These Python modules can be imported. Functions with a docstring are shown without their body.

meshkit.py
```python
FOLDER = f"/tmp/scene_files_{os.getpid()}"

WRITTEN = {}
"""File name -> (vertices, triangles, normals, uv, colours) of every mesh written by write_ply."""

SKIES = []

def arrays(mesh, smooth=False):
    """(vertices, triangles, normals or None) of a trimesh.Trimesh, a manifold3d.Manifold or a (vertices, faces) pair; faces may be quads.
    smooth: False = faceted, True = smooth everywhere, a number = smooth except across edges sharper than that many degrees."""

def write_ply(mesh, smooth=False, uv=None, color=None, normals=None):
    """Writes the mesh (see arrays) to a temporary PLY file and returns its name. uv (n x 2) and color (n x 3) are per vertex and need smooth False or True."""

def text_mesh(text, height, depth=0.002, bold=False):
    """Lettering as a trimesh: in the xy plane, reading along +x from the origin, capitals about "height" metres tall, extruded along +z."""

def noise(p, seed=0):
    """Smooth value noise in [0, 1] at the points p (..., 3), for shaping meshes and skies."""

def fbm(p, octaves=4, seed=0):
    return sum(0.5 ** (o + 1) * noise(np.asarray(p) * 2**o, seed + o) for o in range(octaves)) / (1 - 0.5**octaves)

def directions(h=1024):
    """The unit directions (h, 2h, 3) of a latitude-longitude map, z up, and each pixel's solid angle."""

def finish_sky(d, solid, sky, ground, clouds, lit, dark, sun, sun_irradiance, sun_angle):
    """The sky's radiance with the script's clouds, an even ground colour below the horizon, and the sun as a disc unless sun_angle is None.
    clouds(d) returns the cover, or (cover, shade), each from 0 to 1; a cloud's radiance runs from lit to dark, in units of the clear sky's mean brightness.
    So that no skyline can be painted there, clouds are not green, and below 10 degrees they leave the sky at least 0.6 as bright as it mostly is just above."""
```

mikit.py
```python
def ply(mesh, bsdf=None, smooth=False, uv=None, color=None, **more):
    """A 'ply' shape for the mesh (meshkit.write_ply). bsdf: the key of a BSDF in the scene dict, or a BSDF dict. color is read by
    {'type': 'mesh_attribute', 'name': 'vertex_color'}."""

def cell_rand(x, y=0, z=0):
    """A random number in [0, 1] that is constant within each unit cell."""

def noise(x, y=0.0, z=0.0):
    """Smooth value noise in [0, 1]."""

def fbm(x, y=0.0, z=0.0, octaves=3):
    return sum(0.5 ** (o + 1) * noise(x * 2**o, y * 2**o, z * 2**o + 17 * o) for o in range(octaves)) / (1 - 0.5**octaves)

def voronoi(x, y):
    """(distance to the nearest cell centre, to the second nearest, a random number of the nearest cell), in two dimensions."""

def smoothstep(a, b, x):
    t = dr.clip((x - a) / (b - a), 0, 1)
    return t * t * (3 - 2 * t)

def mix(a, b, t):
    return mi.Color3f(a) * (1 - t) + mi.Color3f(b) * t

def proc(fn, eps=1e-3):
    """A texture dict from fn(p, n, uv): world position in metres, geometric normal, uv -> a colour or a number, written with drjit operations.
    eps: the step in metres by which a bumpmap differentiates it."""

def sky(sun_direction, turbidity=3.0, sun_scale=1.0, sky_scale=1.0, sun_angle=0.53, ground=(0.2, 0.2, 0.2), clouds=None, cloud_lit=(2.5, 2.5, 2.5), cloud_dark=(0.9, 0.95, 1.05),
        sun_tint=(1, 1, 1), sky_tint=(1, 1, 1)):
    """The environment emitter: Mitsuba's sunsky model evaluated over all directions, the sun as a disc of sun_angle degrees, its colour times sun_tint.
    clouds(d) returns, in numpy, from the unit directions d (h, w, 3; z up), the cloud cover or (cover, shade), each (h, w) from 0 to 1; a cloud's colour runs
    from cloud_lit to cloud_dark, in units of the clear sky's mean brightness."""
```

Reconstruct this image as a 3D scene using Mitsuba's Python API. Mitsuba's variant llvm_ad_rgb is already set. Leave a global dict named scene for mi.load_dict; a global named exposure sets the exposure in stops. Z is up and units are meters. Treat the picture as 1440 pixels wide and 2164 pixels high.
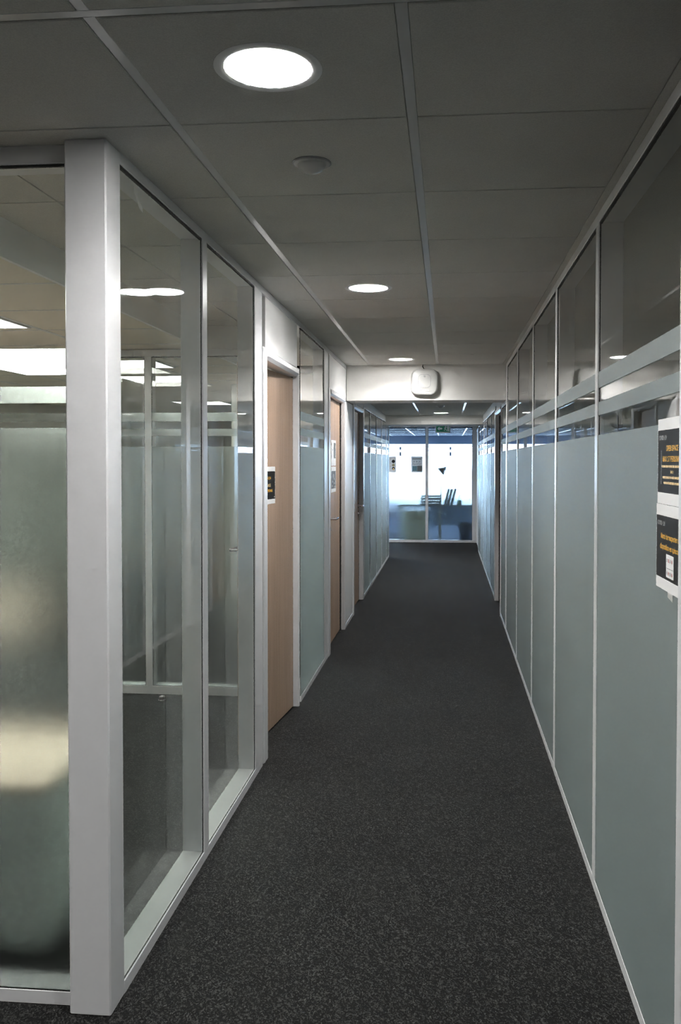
import math, random
import numpy as np, trimesh, mitsuba as mi, drjit as dr
import mikit, meshkit
from mikit import noise, fbm, voronoi, cell_rand, smoothstep, mix
from shapely.geometry import Polygon, LineString, Point, box as sbox
from shapely.ops import unary_union
T = mi.ScalarTransform4f
random.seed(7)
np.random.seed(7)

# ------------------------------------------------------------------ camera, sky, exposure
IMG_W, IMG_H = 1440.0, 2164.0
F_PX, CX, CY = 1830.63, 779.08, 1013.57          # focal length and principal point in pixels
PITCH, YAW, ROLL = -0.02203, -0.09055, 0.00069
CAM = np.array([0.0, 0.0, 1.4971])
fwd = np.array([math.sin(YAW) * math.cos(PITCH), math.cos(YAW) * math.cos(PITCH), math.sin(PITCH)])
rgt = np.array([math.cos(YAW), -math.sin(YAW), 0.0])
upv = np.cross(rgt, fwd)
upv = -rgt * math.sin(ROLL) + upv * math.cos(ROLL)
scene, labels = {}, {}
scene['camera'] = {'type': 'perspective', 'fov_axis': 'x', 'fov': math.degrees(2 * math.atan(IMG_W / 2 / F_PX)),
                   'near_clip': 0.05, 'far_clip': 500.0,
                   'principal_point_offset_x': -(CX - IMG_W / 2) / IMG_W,
                   'principal_point_offset_y': -(CY - IMG_H / 2) / IMG_H,
                   'to_world': T().look_at(origin=CAM.tolist(), target=(CAM + fwd).tolist(), up=upv.tolist())}
exposure = 2.66
scene['sky'] = mikit.sky((0.25, -0.6, 0.75), turbidity=4.0, sun_scale=0.0, sky_scale=1.0, ground=(0.45, 0.45, 0.45),
                         clouds=lambda d: np.full(d.shape[:2], 0.8), cloud_lit=(32.0, 44.0, 65.0), cloud_dark=(32.0, 44.0, 65.0))
LAMP = 22.0            # radiance of the corridor downlights' diffusers
BEAM = 0.66            # intensity of the directed part of their light
PANEL = 3.9            # radiance of the office ceiling panels


# ------------------------------------------------------------------ materials
def principled(color, rough=0.5, **k):
    c = {'type': 'rgb', 'value': list(color)} if not isinstance(color, dict) else color
    return {'type': 'twosided', 'bsdf': {'type': 'principled', 'base_color': c, 'roughness': rough, **k}}


def carpet_noise(p):
    w = noise(p.x * 60, p.y * 60, 9.0) * 0.012
    a = noise((p.x + w) * 250, (p.y - w) * 170, p.z * 30)
    b = noise((p.x - w) * 420 + 7, (p.y + w) * 330, 3.1)
    return a * 0.5 + b * 0.5


def carpet_col(p, n, uv):
    m = carpet_noise(p)
    c = fbm(p.x * 4, p.y * 3, 1.0)
    b_ = 2.0 * noise(p.x * 180, p.y * 180, 8.0)
    k = cell_rand(dr.floor(p.x * 240 + b_), dr.floor(p.y * 190 + b_), 5)
    v = 0.007 + 0.040 * smoothstep(0.36, 0.92, m) + 0.040 * smoothstep(0.84, 1.0, k) * smoothstep(0.45, 0.8, m)
    v = v * (0.85 + 0.3 * c)
    return mi.Color3f(v, v * 0.995, v * 0.965)


def carpet_bump(p, n, uv):
    return carpet_noise(p)


def tile_col(p, n, uv):
    a = noise(p.x * 420, p.y * 420, p.z * 90)
    b = fbm(p.x * 7, p.y * 7, 2.0)
    v = 0.57 + 0.08 * (a - 0.5) + 0.04 * (b - 0.5)
    return mi.Color3f(v, v * 0.985, v * 0.94)


def wood_col(p, n, uv):
    s = (p.x + p.y)
    g = fbm(s * 130, p.z * 2.2, p.x * 3) * 0.6 + noise(s * 520, p.z * 9, 1.0) * 0.4
    w = noise(s * 11, p.z * 0.7, 5.0)
    t = smoothstep(0.25, 0.8, g * 0.75 + w * 0.25)
    return mix((0.46, 0.325, 0.24), (0.36, 0.245, 0.175), t)


def wall_bump(p, n, uv):
    return noise(p.x * 260, p.y * 260, p.z * 260)


def film_dense_col(p, n, uv):
    v = 0.97 + 0.05 * (noise(p.x * 500, p.y * 500, p.z * 500) - 0.5)
    return mi.Color3f(0.76 * v, 0.86 * v, 0.87 * v)


M = {
    'white_aluminium': principled((0.70, 0.70, 0.72), 0.32, specular=0.5),
    'white_panel': principled((0.80, 0.80, 0.80), 0.45),
    'plaster': {'type': 'twosided', 'bsdf': {'type': 'bumpmap', 'arbitrary': mikit.proc(wall_bump), 'scale': 0.0003,
                'bsdf': {'type': 'principled', 'base_color': {'type': 'rgb', 'value': [0.70, 0.695, 0.675]}, 'roughness': 0.7}}},
    'wall_paint': principled((0.72, 0.71, 0.67), 0.75),
    'carpet': {'type': 'twosided', 'bsdf': {'type': 'bumpmap', 'arbitrary': mikit.proc(carpet_bump), 'scale': 0.003,
               'bsdf': {'type': 'principled', 'base_color': mikit.proc(carpet_col), 'roughness': 0.95, 'specular': 0.15, 'sheen': 0.7}}},
    'ceiling_tile': principled(mikit.proc(tile_col), 0.9, specular=0.1),
    'grid_bar': principled((0.62, 0.62, 0.62), 0.22, specular=0.6),
    'void_black': principled((0.02, 0.02, 0.02), 0.9),
    'gasket': principled((0.03, 0.031, 0.032), 0.5),
    'beech': principled(mikit.proc(wood_col), 0.42),
    'steel': {'type': 'twosided', 'bsdf': {'type': 'roughconductor', 'material': 'Cr', 'alpha': 0.18, 'specular_reflectance': {'type': 'rgb', 'value': [0.95, 0.92, 0.88]}}},
    'dark_steel': principled((0.10, 0.115, 0.13), 0.35, metallic=0.7),
    'glass': {'type': 'thindielectric', 'int_ior': 1.52, 'ext_ior': 1.0, 'specular_transmittance': {'type': 'rgb', 'value': [0.93, 0.97, 0.95]}},
    'film': {'type': 'roughdielectric', 'distribution': 'beckmann', 'alpha': 0.10, 'int_ior': 1.5, 'ext_ior': 1.0,
             'specular_transmittance': {'type': 'rgb', 'value': [0.93, 0.96, 0.955]}},
    'film_dense': {'type': 'blendbsdf', 'weight': 0.19,
                   'bsdf_0': {'type': 'roughdielectric', 'distribution': 'beckmann', 'alpha': 0.36, 'int_ior': 1.6, 'ext_ior': 1.0,
                              'specular_transmittance': {'type': 'rgb', 'value': [0.90, 0.955, 0.96]}},
                   'bsdf_1': {'type': 'twosided', 'bsdf': {'type': 'diffuse', 'reflectance': mikit.proc(film_dense_col)}}},
    'plastic_white': principled((0.44, 0.44, 0.43), 0.35),
    'plastic_grey': principled((0.30, 0.30, 0.31), 0.4),
    'paper': principled((0.80, 0.80, 0.80), 0.55),
    'paper_thin': {'type': 'principledthin', 'base_color': {'type': 'rgb', 'value': [0.80, 0.80, 0.80]}, 'roughness': 0.6, 'spec_trans': 0.0, 'eta': 1.4, 'diff_trans': 0.32},
    'print_black': principled((0.02, 0.02, 0.021), 0.6, specular=0.3),
    'print_orange': principled((0.75, 0.40, 0.06), 0.5),
    'print_pale': principled((0.75, 0.55, 0.28), 0.5),
    'print_grey': principled((0.16, 0.165, 0.17), 0.5),
    'print_mid': principled((0.34, 0.34, 0.34), 0.5),
    'print_tan': principled((0.42, 0.36, 0.20), 0.5),
    'print_teal': principled((0.12, 0.24, 0.30), 0.5),
    'print_red': principled((0.35, 0.10, 0.10), 0.5),
    'tape': {'type': 'principledthin', 'base_color': {'type': 'rgb', 'value': [0.75, 0.75, 0.73]}, 'roughness': 0.5, 'spec_trans': 0.05, 'eta': 1.4, 'diff_trans': 0.6},
    'exit_green': principled((0.03, 0.26, 0.13), 0.35),
    'desk_grey': principled((0.86, 0.88, 0.78), 0.5),
    'desk_top': principled((0.42, 0.42, 0.40), 0.45),
    'desk_edge': principled((0.16, 0.16, 0.15), 0.5),
    'cabinet_grey': principled((0.74, 0.77, 0.74), 0.5),
    'cabinet_top': principled((0.84, 0.69, 0.55), 0.5),
    'chair_blue': principled((0.03, 0.045, 0.08), 0.8),
    'black_plastic': principled((0.02, 0.02, 0.022), 0.45),
    'mug_green': principled((0.05, 0.12, 0.10), 0.35),
    'blue_wall': principled((0.24, 0.31, 0.42), 0.7),
    'office_carpet': principled((0.045, 0.065, 0.11), 0.95),
    'blue_panel': principled((0.55, 0.70, 0.90), 0.6),
    'frame_grey': principled((0.22, 0.24, 0.26), 0.45),
    'room_tile': principled((0.72, 0.68, 0.60), 0.9),
    'ring_white': principled((0.82, 0.82, 0.82), 0.4),
    'office_tile': principled((0.075, 0.09, 0.115), 0.85),
    'lamp_body': principled((0.7, 0.7, 0.7), 0.6),
}
for k, v in M.items():
    scene['mat_' + k] = v


# ------------------------------------------------------------------ helpers
_cache = {}


def cbox(x0, x1, y0, y1, z0, z1, c=0.0015):
    """A box with chamfered edges."""
    x0, x1, y0, y1, z0, z1 = min(x0, x1), max(x0, x1), min(y0, y1), max(y0, y1), min(z0, z1), max(z0, z1)
    c = min(c, 0.3 * min(x1 - x0, y1 - y0, z1 - z0))
    if c <= 1e-5:
        m = trimesh.creation.box((x1 - x0, y1 - y0, z1 - z0))
        m.apply_translation(((x0 + x1) / 2, (y0 + y1) / 2, (z0 + z1) / 2))
        return m
    pts = []
    lo, hi = np.array([x0, y0, z0]), np.array([x1, y1, z1])
    for s in np.ndindex(2, 2, 2):
        corner = np.where(s, hi, lo)
        inn = np.where(s, -c, c)
        for a in range(3):
            q = corner + inn
            q[a] = corner[a]
            pts.append(q)
    return trimesh.convex.convex_hull(np.array(pts))


def cat(*ms):
    return trimesh.util.concatenate([m for m in ms])


def quad(a, b, c, d):
    return (np.array([a, b, c, d], float), np.array([[0, 1, 2], [0, 2, 3]]))


def cyl(p, q, r, n=20):
    return trimesh.creation.cylinder(radius=r, segment=[list(p), list(q)], sections=n)


def tube(points, r, n=14):
    ms = [cyl(points[i], points[i + 1], r, n) for i in range(len(points) - 1)]
    for p in points[1:-1]:
        s = trimesh.creation.icosphere(subdivisions=2, radius=r)
        s.apply_translation(p)
        ms.append(s)
    return cat(*ms)


def lathe(profile, n=64):
    return trimesh.creation.revolve(np.array(profile, float), sections=n)


def extr(poly, d):
    gs = getattr(poly, 'geoms', [poly])
    return cat(*[trimesh.creation.extrude_polygon(g, d, engine='earcut') for g in gs])


def setp(m, o, ux, uy, n):
    """Places a mesh built in the xy plane (z outwards) at o with axes ux, uy, n."""
    m = m.copy()
    R = np.eye(4)
    R[:3, 0], R[:3, 1], R[:3, 2], R[:3, 3] = ux, uy, n, o
    m.apply_transform(R)
    return m


def number(key):
    if key not in scene and key not in labels:
        return key
    i = 1
    while f'{key}_{i:03d}' in scene or f'{key}_{i:03d}' in labels:
        i += 1
    return f'{key}_{i:03d}'


def thing(name, label, cat_, group=None):
    key = number(name)
    labels[key] = {'label': label, 'category': cat_}
    if group:
        labels[key]['group'] = group
    return key


def struct(name, label=None, cat_=None):
    labels[name] = {'kind': 'structure'}
    if label:
        labels[name]['label'] = label
    if cat_:
        labels[name]['category'] = cat_
    return name


def put(key, mesh, mat, smooth=False, label=None, **more):
    """One entry of the scene; the key gets a number when it is taken."""
    if key in scene or '__' in key:
        key = number(key)
    scene[key] = mikit.ply(mesh, 'mat_' + mat, smooth=smooth, **more)
    if label:
        labels[key] = {'label': label}
    return key


def part(parent, name, mesh, mat, smooth=False, label=None, **more):
    return put(parent + '__' + name, mesh, mat, smooth, label, **more)


# ------------------------------------------------------------------ dimensions (metres)
XL, XR = -0.897, 0.514           # corridor faces of the two partitions
ZC, ZC2 = 2.345, 2.157           # ceiling near, ceiling beyond the beam
Z_DOOR = 2.0
BEAM_Y0, BEAM_Y1, BEAM_Z = 7.70, 8.05, 2.03
Y_END = 13.45                    # left wall ends, corridor turns left
Y_FAR = 15.85                    # glazed end wall
RAIL, BASE = 0.034, 0.038        # heights of top and base rails
DEP = 0.085                      # partition thickness
FILM_TOP, STR_A, STR_B = 1.585, (1.745, 1.80), (1.652, 1.697)
GX0, GY0 = -0.676, 2.158         # ceiling grid origin

# ------------------------------------------------------------------ shell: floor, outer walls, roof
struct('floor', 'dark charcoal speckled loop pile carpet running down the whole corridor', 'carpet floor')
put('floor', trimesh.creation.box((9.6, 20.05, 0.1), T_ := trimesh.transformations.translation_matrix((-0.4, 5.88, -0.05))), 'carpet')
struct('floor_office')
put('floor_office', trimesh.creation.box((9.6, 5.6, 0.1), trimesh.transformations.translation_matrix((-0.4, 18.7, -0.05))), 'office_carpet')
struct('wall_back')
put('wall_back', cbox(-5.2, 4.4, -4.2, -4.0, 0, 2.7, 0), 'wall_paint')
struct('wall_outer_left')
put('wall_outer_left', cbox(-5.2, -5.0, -4.0, 21.5, 0, 2.7, 0), 'wall_paint')
struct('wall_outer_right')
put('wall_outer_right', cbox(4.2, 4.4, -4.0, 21.5, 0, 2.7, 0), 'wall_paint')
struct('ceiling_slab')
put('ceiling_slab', cbox(-5.2, 4.4, -4.2, 21.5, 2.62, 2.74, 0), 'void_black')


# ------------------------------------------------------------------ suspended ceilings
def tile_ceiling(root, xs, ys, z, xclip, yclip, bars=-9.0):
    """Tiles between the bars xs (right edges) and joints ys; bars of 24 mm run along y."""
    for x in xs:
        if xclip[0] < x < xclip[1] and x > bars:
            part(root, 'grid_bar', cbox(x - 0.0245, x + 0.0005, yclip[0], yclip[1], z + 0.0025, z + 0.03, 0.001), 'grid_bar')
    for i in range(len(xs) - 1):
        x0, x1 = max(xs[i], xclip[0]), min(xs[i + 1] - (0.024 if xs[i + 1] > bars else 0.001), xclip[1])
        if x1 - x0 < 0.03:
            continue
        for j in range(len(ys) - 1):
            y0, y1 = max(ys[j], yclip[0]), min(ys[j + 1], yclip[1])
            if y1 - y0 < 0.03:
                continue
            b = cbox(x0 + 0.0015, x1 - 0.0015, y0 + 0.0024, y1 - 0.0024, z, z + 0.018, 0.0018)
            part(root, 'tile', b, 'ceiling_tile')


struct('ceiling', 'suspended grey ceiling of square mineral tiles in metal grid bars', 'ceiling')
put('ceiling', cbox(-5.0, 0.514, -4.0, 7.7, ZC + 0.035, ZC + 0.05, 0), 'void_black')
xs = [GX0 + 0.6 * k for k in range(-2, 3)]
ys = [GY0 + 0.6 * k for k in range(-4, 11)]
tile_ceiling('ceiling', xs, ys, ZC, (-1.567, XR - 0.024), (1.626, BEAM_Y0), bars=-0.95)
tile_ceiling('ceiling', xs, [1.60 - 0.6 * k for k in range(2, -1, -1)], ZC, (-1.567, XR - 0.024), (0.4, 1.602), bars=-0.95)
part('ceiling', 'grid_bar', cbox(-5.0, XR - 0.024, 1.6015, 1.626, ZC + 0.0022, ZC + 0.03, 0.001), 'grid_bar')
part('ceiling', 'edge_trim', cbox(XR - 0.024, XR + 0.0, -4.0, BEAM_Y0, ZC - 0.0005, ZC + 0.02, 0.001), 'ceiling_tile')
xs = [GX0 + 0.6 * k for k in range(-7, -1)]
tile_ceiling('ceiling', xs, [0.4, 1.0, 1.60], ZC, (-5.0, -1.567), (0.4, 1.602))
tile_ceiling('ceiling', xs, [1.626, GY0, 2.27], ZC, (-5.0, -1.567), (1.626, 2.27))
part('ceiling', 'plain_field', cbox(-5.0, XR, -4.0, 0.4, ZC, ZC + 0.02, 0), 'ceiling_tile')

struct('ceiling_001', 'lower grey tiled ceiling beyond the white beam', 'ceiling')
put('ceiling_001', cbox(-0.99, 0.62, BEAM_Y1 - 0.2, 21.3, ZC2 + 0.04, ZC2 + 0.06, 0), 'void_black')
xs2 = [-0.39 + 0.012 + 0.6 * k for k in range(-1, 3)]
tile_ceiling('ceiling_001', xs2, [10.8 + 0.6 * k for k in range(-5, 10)], ZC2, (XL, XR + 0.02), (BEAM_Y1, Y_FAR))

struct('ceiling_002', 'plain suspended ceiling over the offices on the left', 'ceiling')
put('ceiling_002', cbox(-5.0, -1.567, 2.27, 13.45, 2.207, 2.23, 0), 'room_tile')
part('ceiling_002', 'bulkhead', cbox(-1.567, -1.55, 2.27, 8.0, 2.207, ZC + 0.03, 0.001), 'white_panel')
for k in range(1, 9):
    part('ceiling_002', 'grid_bar', cbox(-5.0, -1.567, 2.758 + 0.6 * k - 0.006, 2.758 + 0.6 * k + 0.006, 2.2055, 2.209, 0), 'grid_bar')
for k in range(0, 5):
    part('ceiling_002', 'grid_bar', cbox(-2.199 - 0.6 * k - 0.012, -2.199 - 0.6 * k + 0.012, 2.32, 8.0, 2.2055, 2.209, 0), 'grid_bar')
part('ceiling_002', 'plain_field', cbox(-1.567, XL - DEP, 8.0, 13.45, 2.207, 2.23, 0), 'room_tile')
part('ceiling_002', 'plain_field', cbox(-5.0, XL, 13.45, Y_FAR, ZC2, ZC2 + 0.03, 0), 'ceiling_tile')
struct('ceiling_003', 'plain suspended ceiling over the rooms behind the right partition', 'ceiling')
put('ceiling_003', cbox(XR + 0.0, 4.2, -4.0, Y_FAR, ZC, ZC + 0.02, 0), 'ceiling_tile')

# beams
struct('trim_1', 'white plastered beam crossing the corridor below the ceiling', 'beam')
put('trim_1', cbox(XL, XR + 0.01, BEAM_Y0, BEAM_Y1, BEAM_Z, 2.62, 0.002), 'plaster')
struct('trim_2', 'second white beam at the far end above the end glazing', 'beam')
put('trim_2', cbox(XL - 0.6, XR + 0.2, 12.7, 13.3, 2.024, 2.62, 0.002), 'plaster')


# ------------------------------------------------------------------ glazed partitions
class Frame:
    """Maps (s along, t depth from the outer face, z) to the room."""

    def __init__(self, kind, at):
        self.kind, self.at = kind, at

    def pt(self, s, t, z):
        if self.kind == 'left':
            return (self.at - t, s, z)
        if self.kind == 'right':
            return (self.at + t, s, z)
        return (s, self.at + t, z)

    def box(self, s0, s1, t0, t1, z0, z1, c=0.0015):
        a, b = self.pt(s0, t0, z0), self.pt(s1, t1, z1)
        return cbox(a[0], b[0], a[1], b[1], a[2], b[2], c)

    def sheet(self, s0, s1, t, z0, z1):
        return quad(self.pt(s0, t, z0), self.pt(s1, t, z0), self.pt(s1, t, z1), self.pt(s0, t, z1))


def pane(root, fr, s0, s1, z0, z1, film=True, glass_t=0.006, inner=False, mat='film'):
    """One glazed bay: glass, its rubber gasket, and the frosted film with its two stripes."""
    g = 0.0022
    part(root, 'glass_pane', fr.sheet(s0, s1, glass_t, z0, z1), 'glass')
    if inner:
        part(root, 'glass_pane', fr.sheet(s0, s1, DEP - 0.008, z0, z1), 'glass')
    part(root, 'gasket', cat(fr.box(s0, s0 + g, 0.0045, 0.008, z0, z1, 0), fr.box(s1 - 2 * g, s1, 0.0045, 0.008, z0, z1, 0),
                             fr.box(s0 + g, s1 - g, 0.004, 0.008, z0, z0 + g, 0), fr.box(s0 + g, s1 - g, 0.003, 0.012, z1 - 3 * g, z1, 0)), 'gasket')
    if film:
        t = glass_t - 0.002
        part(root, 'frosted_film', fr.box(s0, s1, t - 0.002, t, z0, FILM_TOP, 0), mat)
        for a, b in (STR_A, STR_B):
            part(root, 'film_stripe', fr.box(s0, s1, t - 0.002, t, a, b, 0), mat)


def rails(root, fr, s0, s1, ztop, base=True):
    part(root, 'top_rail', fr.box(s0, s1, 0.0, DEP, ztop - RAIL, ztop), 'white_aluminium')
    if base:
        part(root, 'base_rail', fr.box(s0, s1, 0.0, DEP, 0.0, BASE), 'white_aluminium')


def mullion(root, fr, s0, s1, ztop, base=True, name='mullion'):
    part(root, name, fr.box(s0, s1, -0.0005, DEP - 0.001, BASE if base else 0.0, ztop - RAIL), 'white_aluminium')


# --- left partition
L = Frame('left', XL)
struct('wall_left', 'white framed glazed partition with wooden doors along the left side', 'wall')
part('wall_left', 'corner_post', cbox(-1.012, XL, 2.225, 2.327, 0, ZC, 0.004), 'white_aluminium')
rails('wall_left', L, 2.327, 4.155, ZC)
pane('wall_left', L, 2.327, 3.13, BASE, ZC - RAIL, film=False, inner=True)
mullion('wall_left', L, 3.13, 3.188, ZC)
pane('wall_left', L, 3.188, 3.997, BASE, ZC - RAIL, film=False, inner=True)
mullion('wall_left', L, 3.997, 4.155, ZC, name='post')
part('wall_left', 'header_panel', L.box(4.255, 5.165, 0.004, DEP - 0.01, Z_DOOR + 0.055, ZC - RAIL), 'white_panel')
rails('wall_left', L, 4.155, 5.28, ZC, base=False)
rails('wall_left', L, 5.28, 6.50, ZC)
pane('wall_left', L, 5.28, 6.294, BASE, ZC - RAIL, mat='film_dense')
mullion('wall_left', L, 6.294, 6.40, ZC)
part('wall_left', 'post', L.box(6.40, 6.50, 0, DEP - 0.001, BASE, ZC - RAIL), 'white_aluminium')
part('wall_left', 'header_panel', L.box(6.60, BEAM_Y0 + 0.05, 0.004, DEP - 0.01, Z_DOOR + 0.055, ZC - RAIL), 'white_panel')
rails('wall_left', L, 6.50, BEAM_Y0, ZC, base=False)
part('wall_left', 'solid_panel', L.box(7.62, 8.25, 0.003, DEP - 0.002, BASE, BEAM_Z - 0.004), 'white_panel')
part('wall_left', 'base_rail', L.box(7.62, 8.25, 0, DEP, 0, BASE), 'white_aluminium')
part('wall_left', 'header_panel', L.box(8.25, 9.3, 0.004, DEP - 0.01, Z_DOOR + 0.055, ZC2), 'white_panel')
rails('wall_left', L, 9.33, Y_END, ZC2 - 0.06)
part('wall_left', 'header_panel', L.box(9.3, Y_END, 0.004, DEP - 0.01, ZC2 - 0.06, ZC2 + 0.02), 'white_panel')
mull = [9.33, 10.1, 11.0, 11.9, 12.8, Y_END - 0.05]
for i, m in enumerate(mull):
    mullion('wall_left', L, m, m + 0.05, ZC2 - 0.06)
    if i:
        pane('wall_left', L, mull[i - 1] + 0.05, m, BASE, ZC2 - 0.06 - RAIL, mat='film_dense')

# --- short partition on the left, facing the camera
Fp = Frame('front', 2.262)
struct('wall_front', 'short glazed partition with frosted film left of the corner post', 'wall')
part('wall_front', 'top_rail', Fp.box(-3.6, -1.012, 0, DEP, ZC - 0.05, ZC), 'white_aluminium')
part('wall_front', 'base_rail', Fp.box(-3.6, -1.012, 0, DEP, 0, BASE), 'white_aluminium')
pane('wall_front', Fp, -1.85, -1.013, BASE, ZC - 0.05)
part('wall_front', 'mullion', Fp.box(-1.91, -1.85, 0, DEP, BASE, ZC - 0.05), 'white_aluminium')
pane('wall_front', Fp, -2.75, -1.91, BASE, ZC - 0.05)
part('wall_front', 'mullion', Fp.box(-2.81, -2.75, 0, DEP, BASE, ZC - 0.05), 'white_aluminium')
part('wall_front', 'solid_panel', Fp.box(-5.0, -2.81, 0.004, DEP - 0.004, BASE, ZC - 0.05), 'white_panel')

# --- partition at the back of the first office
B = Frame('front', 5.37)
struct('wall_office_back', 'glazed partition at the back of the first office on the left', 'wall')
ZB = 2.2
part('wall_office_back', 'base_rail', B.box(-4.6, XL - DEP - 0.002, 0, DEP, 0, 0.055), 'white_aluminium')
part('wall_office_back', 'top_rail', B.box(-4.6, XL - DEP - 0.002, 0, DEP, 2.157, ZB), 'white_aluminium')
part('wall_office_back', 'header_panel', B.box(-1.567, XL - DEP - 0.002, 0.004, DEP - 0.01, ZB, ZC), 'white_panel')
bm = [-4.6, -3.75, -2.98, -1.92, -1.03]
for i, m in enumerate(bm):
    part('wall_office_back', 'mullion', B.box(m, m + 0.045, 0, DEP, 0.055, 2.157), 'white_aluminium')
    if i:
        pane('wall_office_back', B, bm[i - 1] + 0.045, m, 0.055, 2.157)
struct('wall_office_side')
put('wall_office_side', cbox(-2.0, XL - DEP - 0.002, 7.92, 8.02, 0, 2.3, 0), 'wall_paint')
struct('wall_turn')
put('wall_turn', cbox(-5.0, XL - DEP - 0.002, Y_END - 0.1, Y_END - 0.01, 0, 2.3, 0), 'wall_paint')

# --- right partition
R = Frame('right', XR)
struct('wall_right', 'white framed glazed partition with frosted lower glass along the right side', 'wall')
rails('wall_right', R, -4.0, BEAM_Y0 + 0.1, ZC)
cent = [-3.6, -2.5, -1.4, -0.3, 0.83, 1.955, 3.062, 4.19, 5.308, 6.46]
for i, m in enumerate(cent):
    mullion('wall_right', R, m - 0.026, m + 0.026, ZC)
    nxt = cent[i + 1] - 0.026 if i + 1 < len(cent) else 7.56
    pane('wall_right', R, m + 0.026, nxt, BASE, ZC - RAIL, mat='film_dense')
mullion('wall_right', R, 7.56, 7.68, ZC, name='post')
rails('wall_right', R, 7.68, 8.37, BEAM_Z)
pane('wall_right', R, 7.68, 8.32, BASE, BEAM_Z - RAIL, mat='film_dense')
mullion('wall_right', R, 8.32, 8.37, BEAM_Z)
part('wall_right', 'header_panel', R.box(7.68, 14.4, 0.006, DEP - 0.01, 2.08, ZC2 + 0.06), 'white_panel')
part('wall_right', 'header_panel', R.box(7.68, 9.30, 0.005, DEP - 0.01, BEAM_Z, 2.08), 'white_panel')
rails('wall_right', R, 9.42, 14.4, 2.08)
mr = [9.42, 10.28, 11.3, 12.3, 13.3, 14.35]
for i, m in enumerate(mr):
    mullion('wall_right', R, m, m + 0.05, 2.08)
    if i:
        pane('wall_right', R, mr[i - 1] + 0.05, m, BASE, 2.08 - RAIL, mat='film_dense')
struct('wall_room_right')
put('wall_room_right', cbox(XR + DEP + 0.01, 4.2, 7.55, 7.65, 0, ZC, 0), 'wall_paint')

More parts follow.
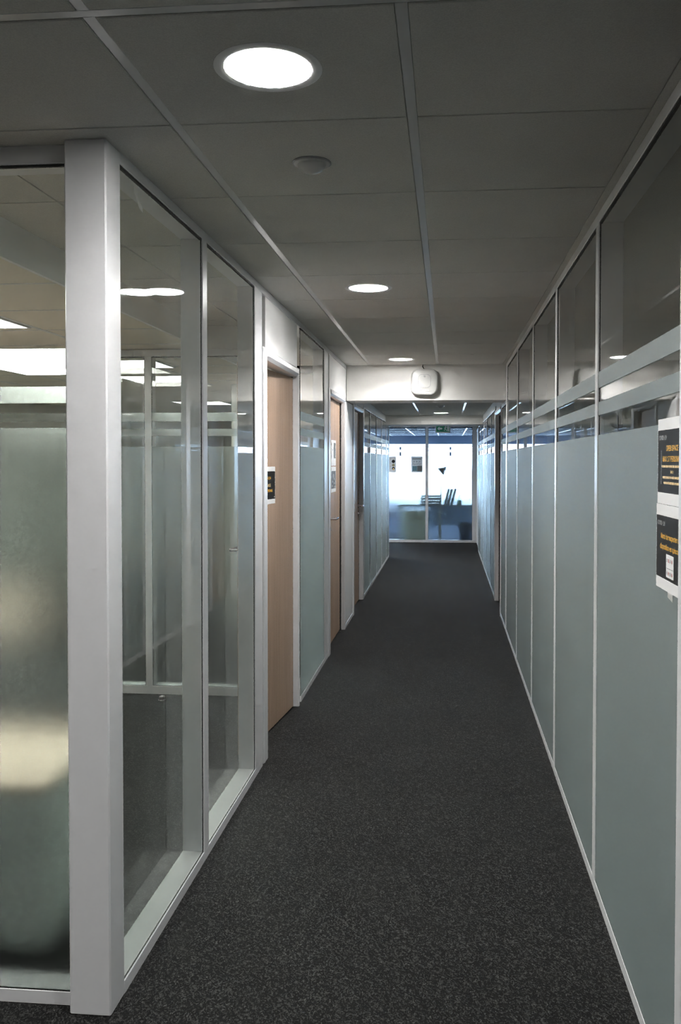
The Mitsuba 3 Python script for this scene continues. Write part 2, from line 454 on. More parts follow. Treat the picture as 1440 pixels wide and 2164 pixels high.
# --- glazed end wall
E_ = Frame('front', Y_FAR)
struct('wall_far', 'glazed end wall with frosted film in front of the bright office', 'wall')
part('wall_far', 'base_rail', E_.box(-3.4, 0.53, 0, DEP, 0, 0.045), 'white_aluminium')
part('wall_far', 'top_rail', E_.box(-3.4, 0.53, 0, DEP, ZC2 - 0.05, ZC2), 'white_aluminium')
em = [(-3.4, -3.34), (-2.10, -2.05), (-1.235, -1.185), (-0.392, -0.342), (0.456, 0.53)]
for i, (a, b) in enumerate(em):
    part('wall_far', 'mullion', E_.box(a, b, 0, DEP, 0.045, ZC2 - 0.05), 'white_aluminium')
    if i:
        pane('wall_far', E_, em[i - 1][1], a, 0.045, ZC2 - 0.05)
part('wall_far', 'solid_panel', E_.box(-5.0, -3.4, 0, DEP, 0, ZC2), 'white_panel')
part('wall_far', 'solid_panel', E_.box(0.53, 4.2, 0, DEP, 0, ZC2 + 0.4), 'white_panel')
part('wall_far', 'header_panel', E_.box(-5.0, 0.53, 0, DEP, ZC2, 2.62), 'white_panel')


# ------------------------------------------------------------------ doors
def jambs(root, fr, s0, s1, w=0.085, far=0.03, head=0.055, z=Z_DOOR):
    part(root, 'frame', cat(fr.box(s0 - w, s0, -0.006, DEP + 0.004, 0, z + head, 0.006), fr.box(s1, s1 + far, -0.006, DEP + 0.004, 0, z + head, 0.006),
                            fr.box(s0, s1, -0.012, DEP + 0.004, z, z + head, 0.016)), 'white_aluminium')


def lever(root, o, axis, out, length, name='handle', mat='steel', plate=None):
    """A lever handle: rose, neck and bar. axis: along the leaf, out: away from it (unit vectors)."""
    o, axis, out = np.array(o, float), np.array(axis, float), np.array(out, float)
    rose = cyl(o, o + out * 0.008, 0.026, 28)
    neck = tube([o, o + out * 0.055, o + out * 0.055 + axis * length], 0.0095)
    cylb = cat(cyl(o - [0, 0, 0.085], o - [0, 0, 0.085] + out * 0.009, 0.024, 24), cyl(o - [0, 0, 0.085], o - [0, 0, 0.085] + out * 0.016, 0.009, 16))
    part(root, name, cat(rose, neck), mat, smooth=35)
    part(root, 'lock_cylinder', cylb, mat, smooth=35)


# door 1: ajar, hinged at its far side
d1 = struct('door_1', 'nearest beech door on the left, standing slightly ajar with a black notice', 'door')
jambs(d1, L, 4.255, 5.165)
ang = math.radians(5.6)
HX, HY = XL - 0.028, 5.155
ax = np.array([-math.sin(ang), -math.cos(ang), 0.0])      # from the hinge along the leaf
nin = np.array([-math.cos(ang), math.sin(ang), 0.0])       # into the office
zz = np.array([0, 0, 1.0])


def leaf_pt(a, t, z):
    return np.array([HX, HY, 0]) + ax * a + nin * t + zz * z


leaf = cbox(0, 0.89, 0, 0.04, 0.008, Z_DOOR - 0.006, 0.002)
leaf1 = part(d1, 'leaf', setp(leaf, np.array([HX, HY, 0]), ax, nin, zz), 'beech')
lever(leaf1, leaf_pt(0.83, 0.04, 1.04), -ax, nin, 0.11)
part(leaf1, 'lock_plate', setp(cbox(0.8895, 0.892, 0.009, 0.031, 0.90, 1.14, 0.0008), np.array([HX, HY, 0]), ax, nin, zz), 'dark_steel')
part(d1, 'hinge_gap', L.box(5.157, 5.1655, 0.03, 0.07, 0.0, Z_DOOR, 0), 'gasket')

# door 2: closed
d2 = struct('door_2', 'second beech door on the left, closed, with papers and a steel lever', 'door')
jambs(d2, L, 6.60, 7.56, w=0.1)
leaf2 = part(d2, 'leaf', L.box(6.604, 7.548, 0.042, 0.082, 0.008, Z_DOOR - 0.004, 0.002), 'beech')
part(d2, 'hinge_gap', L.box(7.548, 7.561, 0.03, 0.07, 0, Z_DOOR, 0), 'gasket')
lever(leaf2, (XL - 0.042, 6.87, 1.03), (0, 1, 0), (1, 0, 0), 0.13)

# door 3: closed, handle on the far side
d3 = struct('door_3', 'third beech door on the left beyond the white panel, closed', 'door')
jambs(d3, L, 8.32, 9.22, w=0.07, far=0.11)
leaf3 = part(d3, 'leaf', L.box(8.324, 9.204, 0.042, 0.082, 0.008, Z_DOOR - 0.004, 0.002), 'beech')
part(d3, 'latch_gap', L.box(9.2045, 9.2205, 0.041, 0.07, 0, Z_DOOR, 0), 'gasket')
lever(leaf3, (XL - 0.042, 9.13, 1.02), (0, -1, 0), (1, 0, 0), 0.12)

# door 4: right side, deep in its dark opening
d4 = struct('door_4', 'recessed doorway on the right with white frame and dark gap', 'door')
jambs(d4, R, 8.375, 9.28, w=0.005, far=0.14, z=1.975)
part(d4, 'leaf', R.box(8.38, 9.24, 0.085, 0.125, 0.008, 1.97, 0.002), 'beech')
part(d4, 'seal', R.box(9.262, 9.281, 0.036, 0.084, 0.0, 1.975, 0), 'gasket')
part(d4, 'strike_plate', cat(R.box(9.258, 9.262, 0.045, 0.068, 0.93, 1.0, 0.001), R.box(9.258, 9.262, 0.045, 0.068, 1.03, 1.10, 0.001)), 'steel')

# door 5: white leaf at the far right corner
d5 = struct('door_5', 'narrow white door frame at the far right corner of the corridor', 'door')
part(d5, 'frame', cbox(XR + 0.016, XR + 0.1, 15.0, 15.09, 0, 2.06, 0.004), 'white_aluminium')
part(d5, 'frame', cbox(XR + 0.016, XR + 0.1, 15.09, Y_FAR, 2.0, 2.06, 0.003), 'white_aluminium')
l5 = part(d5, 'leaf', cbox(XR + 0.022, XR + 0.062, 15.092, Y_FAR - 0.01, 0.008, 1.998, 0.002), 'white_panel')
part(l5, 'lock_plate', cbox(XR + 0.014, XR + 0.0225, 15.2, 15.25, 1.17, 1.40, 0.002), 'plastic_grey')
part(d5, 'seal', cbox(XR + 0.05, XR + 0.09, 14.40, 15.0, 0, 2.1, 0), 'gasket')


# ------------------------------------------------------------------ lamps
def emitter(rgb, s):
    return {'type': 'area', 'radiance': {'type': 'rgb', 'value': [c * s for c in rgb]}}


disc = lathe([(0, 0), (0.0945, 0), (0.0945, 0.004), (0, 0.004)], 64)
ringm = lathe([(0.095, 0.004), (0.0955, -0.001), (0.099, -0.0025), (0.112, -0.003), (0.117, -0.001), (0.118, 0.002), (0.095, 0.006)], 64)


def face_down_disc(r, n=64):
    a = np.linspace(0, 2 * np.pi, n, endpoint=False)
    v = np.vstack([[[0, 0, 0]], np.stack([r * np.cos(a), r * np.sin(a), 0 * a], 1)])
    f = np.array([[0, 1 + (i + 1) % n, 1 + i] for i in range(n)])
    return (v, f)


RING_PLY = mikit.ply(ringm, 'mat_ring_white', smooth=40)
DISC_PLY = mikit.ply(face_down_disc(0.095), 'mat_lamp_body')


def downlight(x, y, z, label, s=1.0):
    k = thing('downlight', label, 'ceiling light', 'round downlights along the corridor ceiling')
    w = T().translate([x, y, z])
    scene[k + '__trim_ring'] = {**RING_PLY, 'to_world': w}
    scene[k + '__diffuser'] = {**DISC_PLY, 'to_world': T().translate([x, y, z - 0.001]), 'emitter': emitter((1.0, 0.985, 0.95), LAMP * s)}
    scene['light_' + k] = {'type': 'spot', 'to_world': T().look_at(origin=[x, y, z - 0.004], target=[x, y, z - 1], up=[0, 1, 0]),
                           'intensity': {'type': 'rgb', 'value': [BEAM * s, BEAM * s * 0.985, BEAM * s * 0.95]}, 'cutoff_angle': 72.0, 'beam_width': 28.0}
    return k


downlight(-0.388, 1.866, ZC, 'large round lit downlight nearest the camera, at the top of the picture', 0.86)
downlight(-0.388, 4.262, ZC, 'second round lit downlight, beyond the ceiling sensor')
downlight(-0.388, 7.27, ZC, 'third round lit downlight, close in front of the white beam', 0.78)
downlight(-0.085, 12.05, ZC2, 'small round lit downlight on the low ceiling beyond the white beam', 1.25)
downlight(-0.388, -0.55, ZC, 'round downlight behind the camera')
downlight(-1.9, 14.65, ZC2, 'round downlight around the corner in the side corridor', 1.7)
downlight(-2.5, 0.66, ZC, 'round downlight over the open area on the left')
downlight(-1.588, -0.55, ZC, 'second round downlight over the open area behind the camera', 0.6)


def light_panel(x0, x1, y0, y1, z, label):
    k = thing('light_panel', label, 'ceiling light', 'square light panels in the office ceilings')
    part(k, 'frame', cat(cbox(x0 - 0.015, x0, y0 - 0.015, y1 + 0.015, z - 0.006, z, 0.001), cbox(x1, x1 + 0.015, y0 - 0.015, y1 + 0.015, z - 0.006, z, 0.001),
                         cbox(x0, x1, y0 - 0.015, y0, z - 0.006, z, 0.001), cbox(x0, x1, y1, y1 + 0.015, z - 0.006, z, 0.001)), 'white_aluminium')
    key = k + '__diffuser'
    scene[key] = mikit.ply(quad((x0, y0, z - 0.003), (x0, y1, z - 0.003), (x1, y1, z - 0.003), (x1, y0, z - 0.003)), 'mat_lamp_body', emitter=emitter((1.0, 0.965, 0.90), PANEL))


light_panel(-2.81, -2.23, 3.87, 4.45, 2.207, 'lit square panel in the first office ceiling, cut by the left picture edge')
light_panel(-3.46, -2.86, 6.38, 6.90, 2.207, 'lit square panel seen between the stripes of the frosted pane left of the corner post')
light_panel(-2.78, -2.2, 7.08, 7.66, 2.207, 'lit square panel furthest back seen through the first clear pane on the left')
light_panel(-2.66, -2.08, 5.95, 6.45, 2.207, 'lit square panel just beyond the partition at the back of the first office')
light_panel(-2.81, -2.23, 2.67, 3.25, 2.207, 'lit square panel in the first office ceiling above the low cabinet')
light_panel(-3.3, -2.72, 10.2, 10.78, 2.207, 'lit square panel of the third office behind the far left frosted glass')

# ------------------------------------------------------------------ ceiling sensors
dome = lathe([(0.052, 0.001), (0.053, -0.003), (0.051, -0.006), (0.040, -0.007), (0.038, -0.013), (0.030, -0.022), (0.018, -0.029), (0.0, -0.031)], 48)
baser = lathe([(0.0, 0.0), (0.055, 0.0), (0.056, -0.003), (0.052, -0.005), (0.0, -0.005)], 48)
for (x, y, z, lab) in ((-0.386, 2.46, ZC, 'round white ceiling sensor between the first and second downlights'),
                       (-0.08, 10.45, ZC2, 'small round ceiling sensor on the low ceiling just beyond the beam')):
    k = thing('ceiling_sensor', lab, 'sensor')
    for nm, ms, mt in (('base', baser, 'plastic_grey'), ('dome', dome, 'plastic_white')):
        m_ = ms.copy()
        m_.apply_translation((x, y, z))
        part(k, nm, m_, mt, smooth=40)


# ------------------------------------------------------------------ access point on the beam
def rounded(w, h, r):
    return sbox(-w / 2 + r, -h / 2 + r, w / 2 - r, h / 2 - r).buffer(r, quad_segs=10)


def loft(rings):
    """Closed body through polygons [(shapely polygon, height)...], all with the same vertex count."""
    n = 96
    layers = []
    for poly, z in rings:
        ln = poly.exterior
        c = np.array([ln.interpolate(t, normalized=True).coords[0] for t in np.arange(n) / n])
        if not ln.is_ccw:
            c = c[::-1]
        k = int(np.argmin(np.abs(np.arctan2(c[:, 1], c[:, 0]))))
        layers.append(np.column_stack([np.roll(c, -k, axis=0), np.full(n, z)]))
    v = np.vstack(layers + [[[*rings[0][0].centroid.coords[0], rings[0][1]]], [[*rings[-1][0].centroid.coords[0], rings[-1][1]]]])
    f = []
    for a in range(len(rings) - 1):
        for i in range(n):
            j = (i + 1) % n
            f += [[a * n + i, a * n + j, (a + 1) * n + j], [a * n + i, (a + 1) * n + j, (a + 1) * n + i]]
    b, t = len(rings) * n, len(rings) * n + 1
    m = (len(rings) - 1) * n
    for i in range(n):
        j = (i + 1) % n
        f += [[b, j, i], [t, m + i, m + j]]
    return trimesh.Trimesh(v, np.array(f), process=False)


ap = thing('access_point', 'white rounded square wireless access point mounted on the white beam', 'access point')
APO = np.array([-0.2, BEAM_Y0, 2.188])
tilt = math.radians(-2)
ux, uy, un = np.array([math.cos(tilt), 0, math.sin(tilt)]), np.array([-math.sin(tilt), 0, math.cos(tilt)]), np.array([0, -1.0, 0])
body = loft([(rounded(.20, .20, .055), 0.001), (rounded(.225, .222, .062), 0.010), (rounded(.238, .234, .066), 0.030), (rounded(.236, .232, .066), 0.040),
             (rounded(.226, .222, .064), 0.050), (rounded(.205, .20, .058), 0.0555), (rounded(.13, .13, .038), 0.058)])
part(ap, 'body', setp(body, APO, ux, uy, un), 'plastic_white', smooth=35)
rim = rounded(.112, .118, .034).difference(rounded(.104, .110, .030))
part(ap, 'rim', setp(extr(rim, 0.003), APO + un * 0.0565 + uy * 0.008, ux, uy, un), 'plastic_grey')
led = lathe([(0, 0.003), (0.006, 0.002), (0.008, 0), (0, 0)], 20)
kled = part(ap, 'status_light', setp(led, APO + un * 0.0578 + uy * 0.05 + ux * 0.0, ux, uy, un), 'lamp_body')
scene[kled]['emitter'] = emitter((0.75, 1.0, 0.85), 3.0)
tagm = cat(*[extr(sbox(a, -.003, a + w, .003), 0.0006) for a, w in ((-.034, .018), (-.012, .006), (-.002, .012), (.014, .022))])
part(ap, 'plate', setp(extr(rounded(.08, .014, .006), 0.001), APO + un * 0.0572 + uy * -0.072, ux, uy, un), 'paper')
part(ap, 'lettering', setp(tagm, APO + un * 0.0583 + uy * -0.072, ux, uy, un), 'print_mid')
k = thing('cable', 'short dark cable from the access point up into the ceiling', 'cable')
put(k, tube([APO + uy * 0.108 + un * 0.02 + ux * 0.0, APO + uy * 0.122 + un * 0.03 - ux * 0.012, APO + uy * 0.138 + un * 0.015 - ux * 0.022, APO + uy * 0.158 + un * 0.01 - ux * 0.02], 0.004), 'gasket', smooth=40)

# ------------------------------------------------------------------ exit sign
ex = thing('exit_sign', 'green emergency exit sign with left arrow and running figure above the end glazing', 'exit sign')
EO = np.array([-0.075, 15.45, 2.062])
fx, fz, fn = np.array([1.0, 0, 0]), np.array([0, 0, 1.0]), np.array([0, -1.0, 0])
part(ex, 'housing', setp(cbox(-.13, .13, -.075, .075, -.02, 0, .004), EO, fx, fz, fn), 'ring_white')
kp = part(ex, 'panel', setp(cbox(-.118, .118, -.056, .062, 0.0, 0.002, 0), EO, fx, fz, fn), 'exit_green')
arrow = Polygon([(-.10, .003), (-.06, .042), (-.06, .018), (-.012, .018), (-.012, -.012), (-.06, -.012), (-.06, -.036)])
man = unary_union([Point(.052, .041).buffer(.0085), LineString([(.048, .028), (.040, .0)]).buffer(.0075), LineString([(.047, .026), (.030, .022), (.022, .008)]).buffer(.004),
                   LineString([(.047, .026), (.062, .014), (.070, .022)]).buffer(.004), LineString([(.040, .0), (.026, -.014), (.024, -.036)]).buffer(.005),
                   LineString([(.040, .0), (.054, -.016), (.068, -.034)]).buffer(.005)])
dr_ = sbox(.076, -.044, .108, .052)
part(ex, 'arrow', setp(extr(arrow, 0.0012), EO + fn * 0.002, fx, fz, fn), 'paper')
part(ex, 'running_figure', setp(extr(man, 0.0012), EO + fn * 0.002, fx, fz, fn), 'paper')
part(ex, 'doorway', setp(extr(dr_, 0.0012), EO + fn * 0.002, fx, fz, fn), 'paper')
part(ex, 'bracket', cbox(EO[0] - .03, EO[0] + .03, EO[1] + .002, EO[1] + .018, EO[2] + .07, ZC2, 0.001), 'plastic_grey')


# ------------------------------------------------------------------ notices
def notice(name, label, o, ux, n, w, h, strip=0.023, texts=(), group=None, back=True, thin=False):
    """An A4 sheet with a dark printed slide; o is its lower left corner as the reader sees it."""
    o, ux, n = np.array(o, float), np.array(ux, float), np.array(n, float)
    uy = np.array([0, 0, 1.0])
    k = thing(name, label, 'notice', group)
    if thin:
        part(k, 'sheet', quad(*[o + ux * a + uy * b + n * 0.001 for a, b in ((0, 0), (w, 0), (w, h), (0, h))]), 'paper_thin')
    else:
        part(k, 'sheet', setp(cbox(0, w, 0, h, 0.0004, 0.0010, 0), o, ux, uy, n), 'paper')
    if back:
        part(k, 'slide', setp(cbox(0.003, w - 0.003, strip, h - strip, 0.0010, 0.0013, 0), o, ux, uy, n), 'print_black')
    for (s, x, y, hh, mat, centre, bold) in texts:
        t = meshkit.text_mesh(s, hh, depth=0.0003, bold=bold)
        wd = t.bounds[1, 0] - t.bounds[0, 0]
        x0 = x - wd / 2 if centre else x
        part(k, 'lettering', setp(t, o + ux * x0 + uy * y + n * 0.0013, ux, uy, n), mat)
    return k, o, ux, uy, n


def strokes(k, o, ux, uy, n, x, y, w, h, mat, seed):
    """A line of print too small to read: word-long bars."""
    rs = random.Random(seed)
    a, ms = x - w / 2, []
    while a < x + w / 2:
        ww = min(rs.uniform(0.25, 1.3) * 4 * h, x + w / 2 - a)
        if ww > h * 0.5:
            ms.append(cbox(a, a + ww, y, y + h, 0, 0.0003, 0))
        a += ww + h * 0.55
    part(k, 'print_line', setp(cat(*ms), o + n * 0.0013, ux, uy, n), mat)


def quad_rect(k, name, o, ux, uy, n, x0, x1, y0, y1, mat, t=0.0013):
    part(k, name, setp(cbox(x0, x1, y0, y1, t, t + 0.0003, 0), o, ux, uy, n), mat)


# right wall: reader looks towards +x, so the text runs towards -y
NW, NH = 0.27, 0.203
PX = XR + 0.0015
nt = notice('notice', 'black OPEN SPACE notice with orange print, upper of the two on the right glass', (PX, 2.178, 1.394), (0, -1, 0), (-1, 0, 0), NW, NH, 0.027,
            [('COVID-19', 0.012, 0.153, 0.010, 'print_mid', False, True), ('OPEN SPACE', 0.135, 0.126, 0.0125, 'print_orange', True, True),
             ('MAX 17 PERSONNES', 0.135, 0.101, 0.0125, 'print_orange', True, True), ('MAX 1', 0.135, 0.074, 0.006, 'print_pale', True, True)])
strokes(*nt, 0.135, 0.087, 0.19, 0.0055, 'print_pale', 1)
strokes(*nt, 0.135, 0.061, 0.17, 0.0055, 'print_pale', 2)
strokes(*nt, 0.135, 0.048, 0.15, 0.0055, 'print_pale', 3)
for xx in (0.035, 0.236):
    quad_rect(nt[0], 'bracket_line', *nt[1:], xx, xx + 0.0018, 0.046, 0.128, 'print_mid')
quad_rect(nt[0], 'mark', *nt[1:], 0.245, 0.258, 0.036, 0.040, 'paper')
nt = notice('notice', 'black notice with orange words and small white diagram, lower one on the right glass', (PX, 2.186, 1.190), (0, -1, 0), (-1, 0, 0), NW, NH, 0.027,
            [('COVID-19', 0.012, 0.153, 0.010, 'print_mid', False, True), ('Merci de respecter une', 0.135, 0.122, 0.012, 'print_orange', True, True),
             ('disposition en quinconce', 0.135, 0.097, 0.012, 'print_orange', True, True)])
quad_rect(nt[0], 'diagram', *nt[1:], 0.098, 0.165, 0.034, 0.088, 'paper')
for r_ in range(2):
    for c_ in range(4):
        quad_rect(nt[0], 'diagram_seat', *nt[1:], 0.104 + 0.0145 * c_, 0.111 + 0.0145 * c_, 0.040 + 0.030 * r_, 0.048 + 0.030 * r_, 'print_red' if c_ % 2 else 'print_mid', 0.0016)
quad_rect(nt[0], 'diagram_line', *nt[1:], 0.100, 0.163, 0.055, 0.0562, 'print_grey', 0.0016)
quad_rect(nt[0], 'mark', *nt[1:], 0.245, 0.258, 0.036, 0.041, 'paper')
k = thing('tape', 'clear strip of tape below the lower notice on the right glass', 'tape')
put(k, quad((XR + 0.0008, 2.075, 1.178), (XR + 0.0008, 2.03, 1.172), (XR + 0.0008, 2.03, 1.192), (XR + 0.0008, 2.075, 1.198)), 'tape')
k = thing('tape', 'torn white scrap of tape high on the first clear pane of the left partition', 'tape')
tp = Polygon([(0, 0.125), (0.03, 0.13), (0.032, 0.10), (0.026, 0.085), (0.04, 0.06), (0.062, 0.035), (0.064, 0.0), (0.04, 0.012), (0.022, 0.05), (0.014, 0.075), (0.004, 0.095)])
from shapely import affinity
tp = affinity.scale(tp, 1.2, 0.44, origin=(0, 0))
put(k, setp(extr(tp, 0.0004), np.array([XL - 0.0055, 2.44, 2.232]), np.array([0, 1.0, 0]), np.array([0, 0, 1.0]), np.array([1.0, 0, 0])), 'tape')

# door 1 (on the ajar leaf, reader looks towards -x: text runs towards +y = -ax)
o1 = leaf_pt(0.655, 0.0, 1.258)
nt = notice('notice', 'black notice with orange words taped to the nearest beech door', o1, -ax, -nin, 0.285, 0.205, 0.026,
            [('ATTENTION', 0.145, 0.135, 0.014, 'print_orange', True, True), ('SALLE', 0.165, 0.095, 0.016, 'print_pale', True, True),
             ('1 PERSONNE', 0.172, 0.066, 0.014, 'print_orange', True, True)])
quad_rect(nt[0], 'mark', *nt[1:], 0.262, 0.272, 0.034, 0.039, 'paper')
# door 2
D2X = XL - 0.042
nt = notice('notice', 'white sheet with grey blocks on the second beech door, upper of the two', (D2X, 6.985, 1.455), (0, 1, 0), (1, 0, 0), 0.297, 0.21, back=False)
quad_rect(nt[0], 'print_block', *nt[1:], 0.012, 0.03, 0.06, 0.19, 'print_grey', 0.001)
quad_rect(nt[0], 'print_block', *nt[1:], 0.15, 0.27, 0.06, 0.19, 'print_grey', 0.001)
quad_rect(nt[0], 'print_mark', *nt[1:], 0.06, 0.11, 0.125, 0.135, 'print_mid', 0.001)
nt = notice('notice', 'white sheet with a dark grey picture on the second beech door, lower of the two', (D2X, 6.985, 1.235), (0, 1, 0), (1, 0, 0), 0.297, 0.21, back=False)
quad_rect(nt[0], 'print_block', *nt[1:], 0.012, 0.27, 0.03, 0.175, 'print_grey', 0.001)
for (a, b, c_, d_) in ((.10, .17, .12, .15), (.15, .22, .10, .118), (.05, .12, .08, .095), (.14, .24, .065, .08), (.03, .1, .045, .06), (.16, .25, .035, .05)):
    quad_rect(nt[0], 'print_patch', *nt[1:], a, b, c_, d_, 'print_mid', 0.0013)
# door 3
nt = notice('notice', 'white sheet with two grey blocks on the third beech door', (D2X, 8.52, 1.40), (0, 1, 0), (1, 0, 0), 0.297, 0.21, back=False)
quad_rect(nt[0], 'print_block', *nt[1:], 0.02, 0.07, 0.03, 0.18, 'print_mid', 0.001)
quad_rect(nt[0], 'print_block', *nt[1:], 0.17, 0.26, 0.03, 0.18, 'print_mid', 0.001)
# end glazing
FY = Y_FAR + 0.0015
nt = notice('notice', 'printed sheet with two dark pictures on the end glazing, beside its mullion', (-0.652, FY, 1.282), (1, 0, 0), (0, -1, 0), 0.205, 0.288, back=False, thin=True)
for i, (a, b, c_, d_, mt) in enumerate(((.0, .205, .0, .288, 'print_pale'), (.018, .187, .232, .262, 'print_mid'), (.02, .105, .025, .115, 'print_teal'), (.108, .198, .02, .118, 'print_grey'))):
    if i:
        quad_rect(nt[0], 'print_block', *nt[1:], a, b, c_, d_, mt, 0.001)
for i in range(3):
    rg = Point(.055 + .047 * i, .200).buffer(.014).difference(Point(.055 + .047 * i, .203).buffer(.009))
    part(nt[0], 'print_icon', setp(extr(rg, 0.0003), nt[1] + nt[4] * 0.001, *nt[2:]), 'print_grey')
for i in range(5):
    strokes(*nt, 0.10, 0.172 - 0.010 * i, 0.16, 0.004, 'print_mid', 10 + i)
nt = notice('notice', 'grey printed A4 sheet with round pictures at the left edge of the end glazing', (-1.135, FY, 1.282), (1, 0, 0), (0, -1, 0), 0.205, 0.288, back=False, thin=True)
for (a, b, r_, mt) in ((.155, .20, .03, 'print_black'), (.155, .13, .026, 'print_tan'), (.155, .07, .027, 'print_black'), (.155, .06, .018, 'print_pale')):
    part(nt[0], 'print_icon', setp(extr(Point(a, b).buffer(r_), 0.0003 + 0.0002 * (mt == 'print_pale')), nt[1] + nt[4] * 0.0013, *nt[2:]), mt)
for i in range(7):
    strokes(*nt, 0.065, 0.255 - 0.030 * i, 0.10, 0.006, 'print_grey', 30 + i)

# ------------------------------------------------------------------ first office: low cabinet, desk, door stop
k = thing('cabinet', 'low grey cabinet with beige top blurred behind the frosted pane at the left edge', 'cabinet')
part(k, 'body', cbox(-2.1, -1.2, 2.47, 2.96, 0.03, 0.505, 0.003), 'cabinet_grey')
part(k, 'top', cbox(-2.115, -1.19, 2.455, 2.965, 0.505, 0.53, 0.004), 'cabinet_top')
part(k, 'plinth', cbox(-2.08, -1.22, 2.50, 2.94, 0.0, 0.03, 0.001), 'plastic_grey')
for i in range(2):
    d_ = part(k, 'door', cbox(-2.095 + .447 * i, -1.655 + .447 * i, 2.456, 2.47, 0.035, 0.50, 0.002), 'cabinet_grey')
    part(d_, 'handle', cbox(-1.69 + .07 * i, -1.682 + .07 * i, 2.446, 2.456, 0.36, 0.46, 0.001), 'steel')
k = thing('desk', 'beige desk blurred behind the frosted pane at the left edge, beyond the low cabinet', 'desk')
part(k, 'desk_top', cbox(-3.6, -2.06, 3.95, 4.35, 0.695, 0.72, 0.003), 'cabinet_top')
for (a, b) in ((-3.56, 3.98), (-3.56, 4.28), (-2.12, 3.98), (-2.12, 4.28)):
    part(k, 'leg', cbox(a, a + .045, b, b + .045, 0, 0.695, 0.002), 'cabinet_grey')
k = thing('door_stop', 'small chrome dome door stop on the carpet in the first office', 'door stop')
ds = lathe([(0, 0.03), (0.012, 0.0295), (0.019, 0.025), (0.021, 0.016), (0.019, 0.006), (0.024, 0.004), (0.024, 0), (0, 0)], 32)
ds.apply_translation((-1.77, 5.24, 0))
put(k, ds, 'steel', smooth=40)

# ------------------------------------------------------------------ far office
YW = 21.0
struct('wall_window', 'window wall of the far office under a blue band', 'wall')
part('wall_window', 'sill_wall', cbox(-5.0, 4.2, YW, YW + .2, 0, 0.88, 0), 'blue_wall')
part('wall_window', 'lintel', cbox(-5.0, 4.2, YW - .05, YW + .2, 1.862, 2.62, 0), 'blue_wall')
wm = [-5.0, -3.55, -2.34, -1.13, 0.08, 1.29, 2.50, 3.71]
for i, x in enumerate(wm):
    kk = struct(f'window_{i + 1}')
    x1 = wm[i + 1] - 0.024 if i + 1 < len(wm) else 4.2
    part(kk, 'frame', cat(cbox(x - .024, x + .024, YW + .02, YW + .09, 0.88, 1.862, 0.002), cbox(x + .024, x1, YW + .02, YW + .09, 0.88, 0.93, 0.002)), 'frame_grey')
    part(kk, 'glass_pane', quad((x + .024, YW + .055, .93), (x1, YW + .055, .93), (x1, YW + .055, 1.862), (x + .024, YW + .055, 1.862)), 'glass')
struct('ceiling_004', 'blue grey tiled ceiling of the far office with white grid bars', 'ceiling')
put('ceiling_004', cbox(-5.0, 4.2, Y_FAR + DEP, YW, 2.095, 2.12, 0), 'office_tile')
for x in np.arange(-4.68, 4.1, 0.56):
    part('ceiling_004', 'grid_bar', cbox(x - .014, x + .014, Y_FAR + DEP, YW - .05, 2.089, 2.096, 0.001), 'grid_bar')
for y in (16.45, 17.5, 18.55, 19.6, 20.65):
    part('ceiling_004', 'grid_bar', cbox(-5.0, 4.2, y - .014, y + .014, 2.0895, 2.0955, 0.001), 'grid_bar')

k = thing('desk', 'grey office desk close behind the end glazing', 'desk')
part(k, 'desk_top', cbox(-0.90, 0.95, 15.965, 16.72, 0.66, 0.692, 0.003), 'desk_edge')
part(k, 'side_panel', cbox(-0.875, -0.845, 15.99, 16.70, 0, 0.66, 0.002), 'desk_grey')
ped = part(k, 'pedestal', cbox(-0.79, -0.34, 16.0, 16.64, 0.02, 0.575, 0.003), 'desk_grey')
part(k, 'back_panel', cbox(-0.33, 0.93, 16.66, 16.685, 0.24, 0.66, 0.002), 'blue_panel')
part(k, 'leg', cbox(-0.155, -0.105, 16.0, 16.05, 0, 0.66, 0.002), 'white_aluminium')
part(k, 'leg', cbox(0.86, 0.91, 16.0, 16.05, 0, 0.66, 0.002), 'white_aluminium')
part(k, 'leg', cbox(0.86, 0.91, 16.58, 16.63, 0, 0.66, 0.002), 'white_aluminium')
k = thing('letter_tray', 'stack of letter trays with papers on the desk behind the end glazing', 'letter tray')
for i in range(4):
    z0 = 0.692 + 0.05 * i
    part(k, 'tray', cat(cbox(-0.50 + .01 * i, -0.12, 15.99, 16.25, z0, z0 + .006, 0), cbox(-0.50 + .01 * i, -0.12, 16.242, 16.25, z0, z0 + .04, 0), cbox(-0.128, -0.12, 15.99, 16.25, z0, z0 + .05, 0)), 'frame_grey')
    part(k, 'paper_stack', cbox(-0.49 + .015 * (i % 2), -0.14, 15.985 + .006 * i, 16.23, z0 + .008, z0 + .022 + .006 * (i % 3), 0), 'paper')
part(k, 'post', cyl((-.112, 15.99, .692), (-.112, 15.99, 1.03), .010, 12), 'frame_grey', smooth=40)
for i, (x, lean, mt) in enumerate(((-0.06, .10, 'chair_blue'), (0.0, .10, 'frame_grey'), (0.06, .11, 'chair_blue'))):
    k = thing('binder', ['dark binder leaning beside the letter trays', 'grey binder leaning between two dark ones on the desk', 'dark binder leaning furthest from the letter trays'][i], 'binder')
    m_ = cbox(0, .045, 0, .24, 0, .30, 0.003)
    m_.apply_transform(trimesh.transformations.rotation_matrix(lean * 2.4, (0, 1, 0)))
    m_.apply_translation((x, 16.0, 0.703))
    part(k, 'cover', m_, mt)
    s_ = cbox(.008, .037, -.002, .001, .12, .22, 0)
    s_.apply_transform(trimesh.transformations.rotation_matrix(lean * 2.4, (0, 1, 0)))
    s_.apply_translation((x, 16.0, 0.703))
    part(k, 'spine_label', s_, 'paper')
k = thing('desk_lamp', 'dark articulated desk lamp seen as a silhouette behind the end glazing', 'desk lamp')
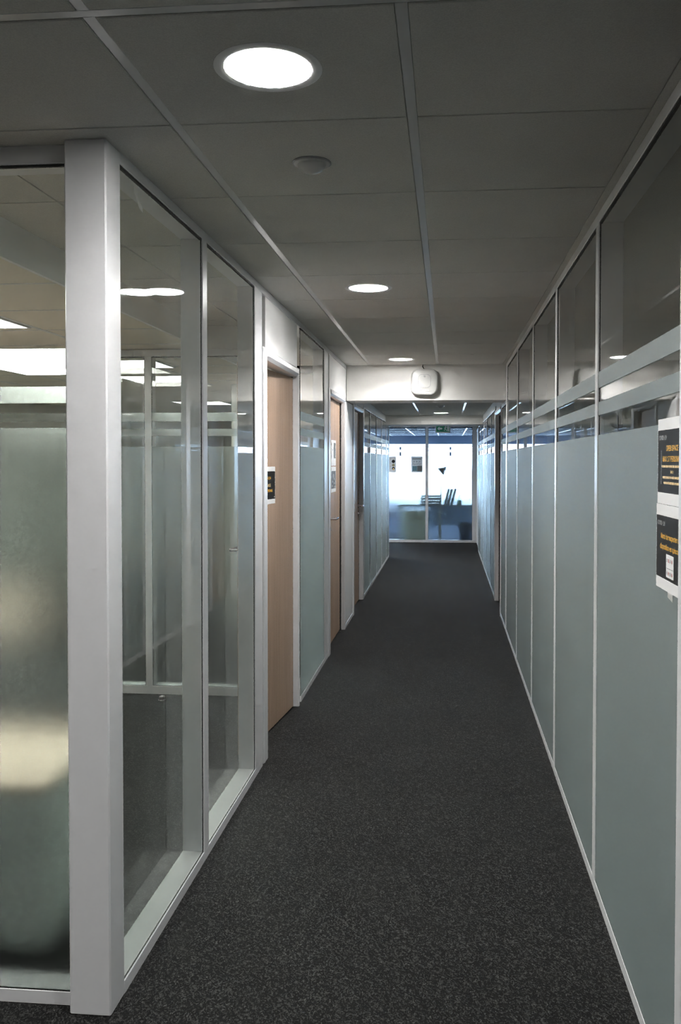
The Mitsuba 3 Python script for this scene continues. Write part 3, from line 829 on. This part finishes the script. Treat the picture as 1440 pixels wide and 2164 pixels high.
b_ = lathe([(0, .02), (.07, .018), (.085, .008), (.085, 0), (0, 0)], 32)
b_.apply_translation((.155, 16.45, .692))
part(k, 'base', b_, 'black_plastic', smooth=40)
part(k, 'arm', tube([(.155, 16.45, .70), (.335, 16.2, 1.065)], .012), 'black_plastic', smooth=40)
part(k, 'arm', tube([(.335, 16.2, 1.065), (-.03, 16.12, 1.335)], .011), 'black_plastic', smooth=40)
sh = lathe([(.0, .0), (.022, .0), (.028, -.04), (.062, -.085), (.075, -.115), (.072, -.115), (.058, -.083), (.0, -.03)], 32)
sh.apply_scale(1.35)
sh.apply_transform(trimesh.transformations.rotation_matrix(math.radians(48), (0, 1, 0)))
sh.apply_translation((-.01, 16.12, 1.39))
part(k, 'shade', sh, 'black_plastic', smooth=40)
k = thing('mug', 'dark green mug on the desk behind the end glazing', 'mug')
mg = lathe([(0, .004), (.036, .004), (.037, .09), (.041, .09), (.040, 0), (0, 0)], 32)
mg.apply_translation((.225, 16.02, .692))
part(k, 'cup', mg, 'mug_green', smooth=40)
hd = trimesh.creation.torus(.024, .005, 24, 10)
hd.apply_transform(trimesh.transformations.rotation_matrix(math.pi / 2, (1, 0, 0)))
hd.apply_translation((.272, 16.02, .738))
part(k, 'handle', hd, 'mug_green', smooth=True)


def office_chair(x, y, rot, label):
    k = thing('office_chair', label, 'chair')
    def P_(m):
        m = m.copy()
        m.apply_transform(trimesh.transformations.rotation_matrix(rot, (0, 0, 1)))
        m.apply_translation((x, y, 0))
        return m
    part(k, 'seat', P_(cbox(-.24, .24, -.23, .23, .42, .49, .02)), 'chair_blue')
    part(k, 'backrest', P_(cbox(-.22, .22, .20, .27, .55, .98, .02)), 'chair_blue')
    part(k, 'column', P_(cat(cyl((0, 0, .1), (0, 0, .42), .028), cbox(-.03, .03, .1, .25, .44, .47, .004), cbox(-.03, .03, .22, .26, .44, .6, .004))), 'black_plastic')
    arms = [tube([(0, 0, .1), (.28 * math.cos(a), .28 * math.sin(a), .07)], .02) for a in np.arange(5) * 2 * math.pi / 5]
    part(k, 'base', P_(cat(*arms)), 'black_plastic')
    for a in np.arange(5) * 2 * math.pi / 5:
        c_ = trimesh.creation.icosphere(2, .028)
        c_.apply_translation((.28 * math.cos(a), .28 * math.sin(a), .028))
        part(k, 'castor', P_(c_), 'black_plastic', smooth=True)


office_chair(-1.22, 16.75, 1.3, 'dark blue office chair left of the desk behind the end glazing')
k = thing('waste_bin', 'dark bin on the floor under the right part of the desk behind the end glazing', 'waste bin')
wb = lathe([(0, .006), (.11, .006), (.145, .33), (.152, .33), (.152, .32), (.118, 0), (0, 0)], 40)
wb.apply_translation((.36, 16.35, 0))
put(k, wb, 'chair_blue', smooth=40)
